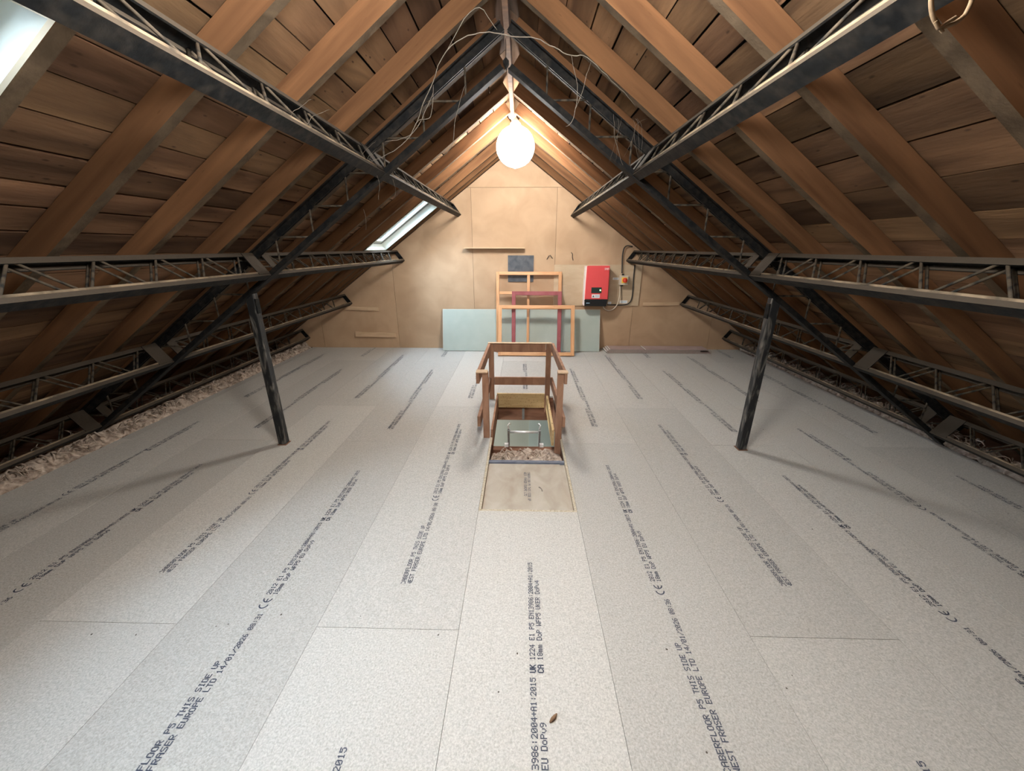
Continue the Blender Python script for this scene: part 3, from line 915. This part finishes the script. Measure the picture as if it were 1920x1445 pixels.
# ------------------------------------------------------------------ things on and against the end wall
def at_wall(nm, a, mt, label, cat, bev=0.0):
    o = MB().box(*a).build(nm, mt, bevel=bev)
    return tag(o, label, cat)
at_wall('slate_sheet', (-0.20, 0.18, WY - 0.014, WY - 0.0005, 1.025, 1.40), M['slate'], 'dark grey slate sheet fixed to the end wall behind the pine frame', 'sheet')
at_wall('wall_ledge', (-0.833, 0.041, WY - 0.10, WY - 0.0005, 1.495, 1.508), M['batten'], 'thin wooden ledge sticking out of the end wall above the slate', 'shelf')
at_wall('backing_board', (0.487, 1.775, WY - 0.018, WY - 0.0005, 0.676, 1.27), M['ply'], 'pale backing board on the end wall behind the red inverter', 'board', 0.001)
def on_wall(px, py, y=WY - 0.02):
    r = right * ((px - 960) / 720.0) - up * ((py - 722.5) / 720.0) + fwd
    return Vector((0, 0, 1.5)) + r * (y / r.y)
def wall_batten(p0, p1, h, label):
    a, b = on_wall(*p0), on_wall(*p1)
    q = MB().hexa([(a.x, WY - .022, a.z - h), (b.x, WY - .022, b.z - h), (b.x, WY - .0005, b.z - h), (a.x, WY - .0005, a.z - h),
                   (a.x, WY - .022, a.z), (b.x, WY - .022, b.z), (b.x, WY - .0005, b.z), (a.x, WY - .0005, a.z)])
    return tag(q.build('wall_batten', M['batten'], bevel=0.002), label, 'batten', 'short battens nailed to the end wall')
wall_batten((646, 574), (709, 576), 0.055, 'short wall batten just below the third purlin on the skylight side')
wall_batten((666, 622), (742, 624), 0.075, 'short wall batten low over the floor on the skylight side')
wall_batten((1206, 567), (1274, 566), 0.05, 'short wall batten beside the backing board of the inverter')

# inverter
inv = tag(empty('solar_inverter', (1.09, WY - 0.018, 0.69)), 'red wall-mounted solar inverter with black base on the end wall', 'inverter')
q = MB().box(-.165, .165, -.15, -.0005, .005, .565)
q.build('housing', M['pale'], inv, bevel=0.008)
q = MB()
q.hexa([(-.170, -.205, .105), (.175, -.205, .105), (.175, -.02, .09), (-.150, -.155, .09),
        (-.160, -.190, .575), (.172, -.190, .575), (.172, -.02, .57), (-.145, -.15, .57)])
q.build('front_cover', M['red'], inv, bevel=0.012)
q = MB()
q.hexa([(-.160, -.17, .0), (.165, -.17, .0), (.172, -.02, .01), (-.150, -.155, .01),
        (-.170, -.206, .104), (.175, -.206, .104), (.175, -.02, .100), (-.150, -.16, .100)])
q.build('base_cover', M['black'], inv, bevel=0.006)
fy = -.2035
dsp = MB().box(-.075, .072, fy - .004, fy + .006, .195, .275).build('display', M['display'], inv)
MB().box(.045, .062, fy - .006, fy - .0035, .228, .245).build('status_light', M['led'], dsp)
lb = MB().box(-.065, .052, fy - .003, fy + .006, .125, .178).build('warning_label', M['label'], inv)
q = MB().add([(-.055, fy - .0036, .137), (-.025, fy - .0036, .137), (-.040, fy - .0036, .166)], [(0, 1, 2)])
q.build('warning_triangle', M['print'], lb)
q = MB()
for k in range(3):
    q.add([(-.015, fy - .0036, .139 + k * .011), (.044, fy - .0036, .139 + k * .011), (.044, fy - .0036, .145 + k * .011), (-.015, fy - .0036, .145 + k * .011)], [(0, 1, 2, 3)])
q.build('label_print', M['blueprint'], lb)
lg = MB().box(.085, .162, -.2015, -.193, .51, .552).build('logo_plate', M['label'], inv)
lg.data.materials.clear(); lg.data.materials.append(M['red'])
q = MB()
def wall_letters(mb, text, x, z, h, adv, y):
    for ci, ch in enumerate(text):
        for r, row in enumerate(FONT[ch].split()):
            for c in range(5):
                if row[c] == '1':
                    x0 = x + ci * adv + c * adv / 6
                    z1 = z + h - r * h / 7
                    mb.add([(x0, y, z1 - h / 7), (x0 + adv / 6, y, z1 - h / 7), (x0 + adv / 6, y, z1), (x0, y, z1)], [(0, 1, 2, 3)])
wall_letters(q, 'SMA', .094, .517, .028, .021, -.2020)
q.build('logo_print', M['label'], lg)
MB().box(-.135, -.085, -.1935, -.185, .045, .055).build('name_strip', M['blueprint'], inv)

# isolator switch
sw = tag(empty('isolator_switch', (1.508, WY - 0.018, 1.055)), 'beige isolator box with red rotary knob beside the red inverter', 'switch')
MB().box(-.062, .062, -.075, -.0005, -.068, .068).build('housing', M['beige'], sw, bevel=0.006)
MB().box(-.036, .04, -.079, -.074, -.038, .042).build('switch_plate', M['yel'], sw)
kb = MB()
kb.v = []; 
prof = [(0.0, -.118), (.026, -.118), (.032, -.110), (.034, -.079)]
n = 20
vs = [(.008 + r * cos(2 * pi * k / n), yy, .002 + r * sin(2 * pi * k / n)) for r, yy in prof for k in range(n)]
fs = [(i * n + k, (i + 1) * n + k, (i + 1) * n + (k + 1) % n, i * n + (k + 1) % n) for i in range(len(prof) - 1) for k in range(n)]
kb.add(vs, fs)
knob = kb.build('knob', M['knob'], sw, smooth=True)
MB().box(.003, .013, -.128, -.117, -.026, .030).build('grip', M['knob'], knob)
for z0, z1 in ((.068, .088), (-.086, -.068)):
    MB().box(-.038 if z0 < 0 else -.03, -.002, -.052, -.018, z0, z1).build('gland', M['black'], sw)
def small_label(px0, px1, py0, py1, label, mt='label'):
    a, b = on_wall(px0, py0, WY - .02), on_wall(px1, py1, WY - .02)
    o = MB().box(a.x, b.x, WY - .0205, WY - .0182, b.z, a.z).build('wall_label', M[mt])
    tag(o, label, 'label')
    q = MB()
    w, h = b.x - a.x, a.z - b.z
    for k in range(2):
        z = b.z + h * (.25 + .35 * k)
        q.add([(a.x + w * .2, WY - .0208, z), (b.x - w * .12, WY - .0208, z), (b.x - w * .12, WY - .0208, z + h * .16), (a.x + w * .2, WY - .0208, z + h * .16)], [(0, 1, 2, 3)])
    q.build('label_print', M['blueprint'], o)
small_label(1149, 1160, 520, 524.5, 'narrow white label stuck between the inverter and the isolator')
small_label(1162, 1176, 563, 568.5, 'white label stuck on the backing board over the bent black cable')
small_label(1139.5, 1146, 565.5, 570, 'small white label stuck at the lower corner of the inverter')

def wall_cable(nm, pts, r, mt, label, n=4):
    P = [on_wall(x, y, WY - d) for x, y, d in pts]
    # smooth through the points
    out = []
    for i in range(len(P) - 1):
        p0, p1, p2, p3 = P[max(i - 1, 0)], P[i], P[i + 1], P[min(i + 2, len(P) - 1)]
        for k in range(n):
            t = k / n
            out.append(0.5 * ((2 * p1) + (p2 - p0) * t + (2 * p0 - 5 * p1 + 4 * p2 - p3) * t * t + (3 * p1 - p0 - 3 * p2 + p3) * t ** 3))
    out.append(P[-1])
    return tag(MB().tube(out, r, 8).build(nm, M[mt], smooth=True), label, 'cable')
wall_cable('conduit', [(1131, 573, .10), (1133, 578, .10), (1140, 582, .10), (1149, 580, .09), (1157, 571, .08), (1161.5, 556, .065), (1162.5, 536.5, .053)], .008, 'conduit', 'pale flexible conduit looping from the inverter to the isolator')
wall_cable('cable', [(1166, 512, .053), (1166.5, 500, .04), (1167, 480, .03), (1170, 466, .03), (1176, 460.5, .03), (1186, 462, .03)], .0085, 'cable', 'black cable rising from the isolator to the second purlin')
wall_cable('cable', [(1139, 571.3, .06), (1150, 571.5, .031), (1168, 571.5, .031), (1178, 569, .031), (1184, 561, .031), (1186.5, 545, .031), (1188, 520, .031), (1190.5, 496, .031)], .0085, 'cable', 'black cable running from the inverter base up the backing board')
wall_cable('cable', [(1164.5, 536, .028), (1165.5, 545, .024), (1166, 556, .024), (1166, 562, .024)], .004, 'cable', 'thin brown cable dropping from the isolator to the label')
for pts, lab in (([(1025.5, 486, .008), (1029, 479.5, .02), (1032, 478.5, .02), (1036, 484.5, .008)], 'bent black wire hook in the end wall above the pine frame'),
                 ([(1071, 473, .008), (1073.5, 476, .012), (1073, 482, .012), (1074.5, 488, .008)], 'twisted dark wire on the end wall left of the inverter')):
    P = [on_wall(x, y, WY - d) for x, y, d in pts]
    tag(MB().tube(P, .005, 6).build('wire_hook', M['cable'], smooth=True), lab.replace(' left of', ' beside'), 'hook')

# plasterboard leaning on the wall
pb = tag(empty('plasterboard_sheet', (0.0, 5.765, 0.0), (-0.255, 0, 0)), 'long green plasterboard sheet leaning along the foot of the end wall', 'plasterboard')
MB().box(-1.2, 1.2, -.0125, 0, 0.004, .635).build('face_paper', M['pboard'], pb)
q = MB()
q.box(-1.2025, -1.2, -.0125, 0, 0.004, .635); q.box(1.2, 1.2025, -.0125, 0, 0.004, .635); q.box(-1.2025, 1.2025, -.0125, 0, .635, .638)
q.build('gypsum_core', M['gypsum'], pb)

# leaning frames
def leaning(nm, base, ang, w, h, st, dep, mts, label, cat, transom=None, mull=None, rails=(True, True)):
    t = tag(empty(nm, base, (-ang, 0, 0)), label, cat)
    mv, mh = mts
    for x in (0, w - st):
        MB().box(x, x + st, -dep, 0, 0.0, h).build('stile', mv, t, bevel=0.003)
    for z, on in ((h - st, rails[1]), (0.0, rails[0])):
        if on: MB().box(st, w - st, -dep, 0, z, z + st).build('rail', mh, t, bevel=0.003)
    if transom is not None:
        MB().box(st, w - st, -dep + .004, -.004, transom, transom + st * .85).build('transom', mh, t, bevel=0.003)
    if mull is not None:
        zt = transom if transom is not None else h
        MB().box(mull, mull + st * .9, -dep + .004, -.004, zt + st * .85, h - st).build('mullion', mv, t, bevel=0.003)
        MB().box(mull, mull + st * .8, -dep + .004, -.004, st, zt).build('mullion', mv, t, bevel=0.003)
    return t
leaning('pine_window_frame', (-0.372, 5.715, 0.0), 0.183, 0.968, 1.186, 0.047, 0.045, (M['pine'], M['pine_h']), 'tall varnished pine frame with four openings, leaning rearmost at the end wall', 'frame', 0.862, 0.458)
leaning('painted_frame', (-0.138, 5.645, 0.0), 0.196, 0.735, 0.912, 0.056, 0.045, (M['redpaint'], M['redpaint']), 'oxblood painted wooden frame leaning between the two pine frames', 'frame')
leaning('pine_frame', (-0.335, 5.50, 0.0), 0.322, 1.118, 0.738, 0.052, 0.045, (M['pine'], M['pine_h']), 'low wide varnished pine frame leaning foremost by the hatch', 'frame')

# pink plasterboard offcuts
for i, (x0, x1, y0, y1, z0, rz) in enumerate(((1.30, 2.86, 5.67, 5.935, 0.001, 0.0), (1.285, 2.72, 5.675, 5.93, 0.015, 0.004),
                                              (1.315, 2.70, 5.68, 5.925, 0.030, -0.006), (1.34, 1.86, 5.685, 5.925, 0.045, 0.0), (1.875, 2.83, 5.685, 5.93, 0.045, 0.004))):
    lab = ['lowest pink plasterboard offcut of the pile at the end wall', 'pink plasterboard offcut second from the bottom of the pile',
           'pink plasterboard offcut lying under the two top pieces of the pile', 'short pink plasterboard offcut on top of the pile, nearer the green sheet',
           'longer pink plasterboard offcut on top of the pile, nearer the eaves'][i]
    t = tag(empty('plasterboard_offcut', ((x0 + x1) / 2, (y0 + y1) / 2, z0), (0, 0, rz)), lab, 'plasterboard', 'pink plasterboard offcuts in a pile')
    a, b = (x1 - x0) / 2, (y1 - y0) / 2
    MB().box(-a, a, -b, b, 0.0095, 0.0125).build('face_paper', M['pink'], t)
    MB().box(-a + .002, a - .002, -b + .002, b - .002, 0.0, 0.0095).build('gypsum_core', M['pinkcore'], t)
    MB().box(-a, -a + 0.016, -b, b, 0.0121, 0.0131).build('cut_edge', M['gypsum'], t)

# ------------------------------------------------------------------ cobwebs, scraps
web = MB()
def strand(pts, r=0.0035):
    P = [Vector(p) for p in pts]
    out = []
    for i in range(len(P) - 1):
        p0, p1, p2, p3 = P[max(i - 1, 0)], P[i], P[i + 1], P[min(i + 2, len(P) - 1)]
        for k in range(6):
            t = k / 6
            v = 0.5 * ((2 * p1) + (p2 - p0) * t + (2 * p0 - 5 * p1 + 4 * p2 - p3) * t * t + (3 * p1 - p0 - 3 * p2 + p3) * t ** 3)
            out.append(v + noise.noise_vector(v * 23) * 0.006)
    out.append(P[-1])
    web.tube(out, r * 0.45, 5, taper=lambda t: 0.6 + 0.5 * sin(pi * t))
strand([(-0.80, 2.30, 1.93), (-0.60, 2.28, 2.02), (-0.48, 2.25, 2.19), (-0.36, 2.22, 2.37), (-0.20, 2.2, 2.43), (-0.06, 2.2, 2.415), (0.08, 2.2, 2.40), (0.20, 2.2, 2.345), (0.30, 2.22, 2.34), (0.46, 2.3, 2.26), (0.60, 2.42, 2.20)], 0.005)
strand([(-0.72, 2.30, 2.02), (-0.56, 2.28, 2.06), (-0.44, 2.25, 2.22)], 0.0035)
strand([(-0.36, 2.22, 2.37), (-0.22, 2.2, 2.52), (-0.12, 2.2, 2.44)], 0.004)
strand([(0.22, 2.2, 2.34), (0.26, 2.2, 2.20), (0.24, 2.2, 2.08), (0.21, 2.2, 2.06)], 0.0032)
strand([(0.32, 2.22, 2.33), (0.28, 2.2, 2.2), (0.25, 2.2, 2.12)], 0.0028)
strand([(-0.44, 2.25, 2.25), (-0.46, 2.25, 2.12), (-0.52, 2.26, 2.11), (-0.55, 2.27, 2.08)], 0.0032)
strand([(-0.30, 2.4, 2.30), (-0.36, 2.4, 2.15), (-0.40, 2.45, 2.02), (-0.52, 2.5, 1.97)], 0.003)
strand([(0.62, 2.7, 1.98), (0.56, 2.7, 2.12), (0.54, 2.7, 2.25)], 0.003)
for k in range(6):
    x = random.uniform(0.50, 0.72); y = 2.66
    strand([(x, y, 2.02 - abs(x - .62) * .4), (x + random.uniform(-.05, .05), y, 2.12 + random.uniform(0, .1)), (x + random.uniform(-.06, .06), y + .02, 2.22)], 0.0016)
for k in range(5):
    s = random.uniform(1.1, 1.15); y = random.uniform(1.7, 2.6)
    p = W(-1, s, D1 - 0.03, y)
    strand([p, p + Vector((random.uniform(-.02, .04), random.uniform(.03, .1), .05)), p + Vector((0.03, random.uniform(.1, .2), .12))], 0.0016)
for x, y, z, dz in ((-0.90, 2.65, 1.95, -.16), (-0.86, 2.85, 1.93, -.12), (-1.1, 2.9, 1.75, -.13), (0.9, 3.6, 1.85, -.10)):
    strand([(x, y, z), (x + .012, y, z + dz * .5), (x - .006, y + .01, z + dz)], 0.0022)
tag(web.build('cobweb', M['web'], smooth=True), 'dusty cobweb strands hanging between the rafters under the ridge', 'cobweb', kind='stuff')

def on_floor(px, py, z=0.0):
    r = right * ((px - 960) / 720.0) - up * ((py - 722.5) / 720.0) + fwd
    return Vector((0, 0, 1.5)) + r * ((z - 1.5) / r.z)
p = on_floor(1037, 1348)
q = MB().tube([(-.012, -.012, .003), (-.004, -.004, .0065), (.006, .005, .006), (.013, .014, .0035)], .0058, 7, taper=lambda t: 0.45 + 0.6 * sin(pi * t))
o = tag(q.build('bark_chip', M['chipbit'], smooth=True), 'small brown bark chip lying on the flooring near the viewer', 'chip')
o.location = p + Vector((0, 0, 0.001))
p = on_floor(1014, 917, -0.024)
o = tag(MB().tube([(-.012, .022, .002), (-.002, .01, .004), (.006, -.006, .004), (.008, -.024, .002)], .0036, 6).build('dry_leaf', M['leaf'], smooth=True), 'curled dry leaf shred on the sunken hatch board', 'leaf')
o.location = p
q = MB()
rng = random.Random(3)
for px, py in ((428, 1170), (405, 1174), (527, 1152), (255, 1190), (172, 1189), (480, 1115), (970, 1225), (935, 1297), (822, 1190), (676, 1155), (1523, 992), (1485, 1266), (1475, 1290), (1325, 1410), (1293, 893), (1556, 834), (1570, 832), (1555, 855), (1650, 866), (1431, 805), (660, 979), (1250, 1217), (1890, 963)):
    p = on_floor(px, py)
    r = rng.uniform(.002, .005)
    n = 7
    ring = [(p.x + r * rng.uniform(.6, 1.2) * cos(2 * pi * k / n), p.y + r * rng.uniform(.6, 1.3) * sin(2 * pi * k / n), 0.0008) for k in range(n)]
    q.add(ring + [(p.x, p.y, 0.003)], [(k, (k + 1) % n, n) for k in range(n)])
tag(q.build('debris', M['speck']), 'dark crumbs of dirt scattered over the flooring', 'debris', kind='stuff')
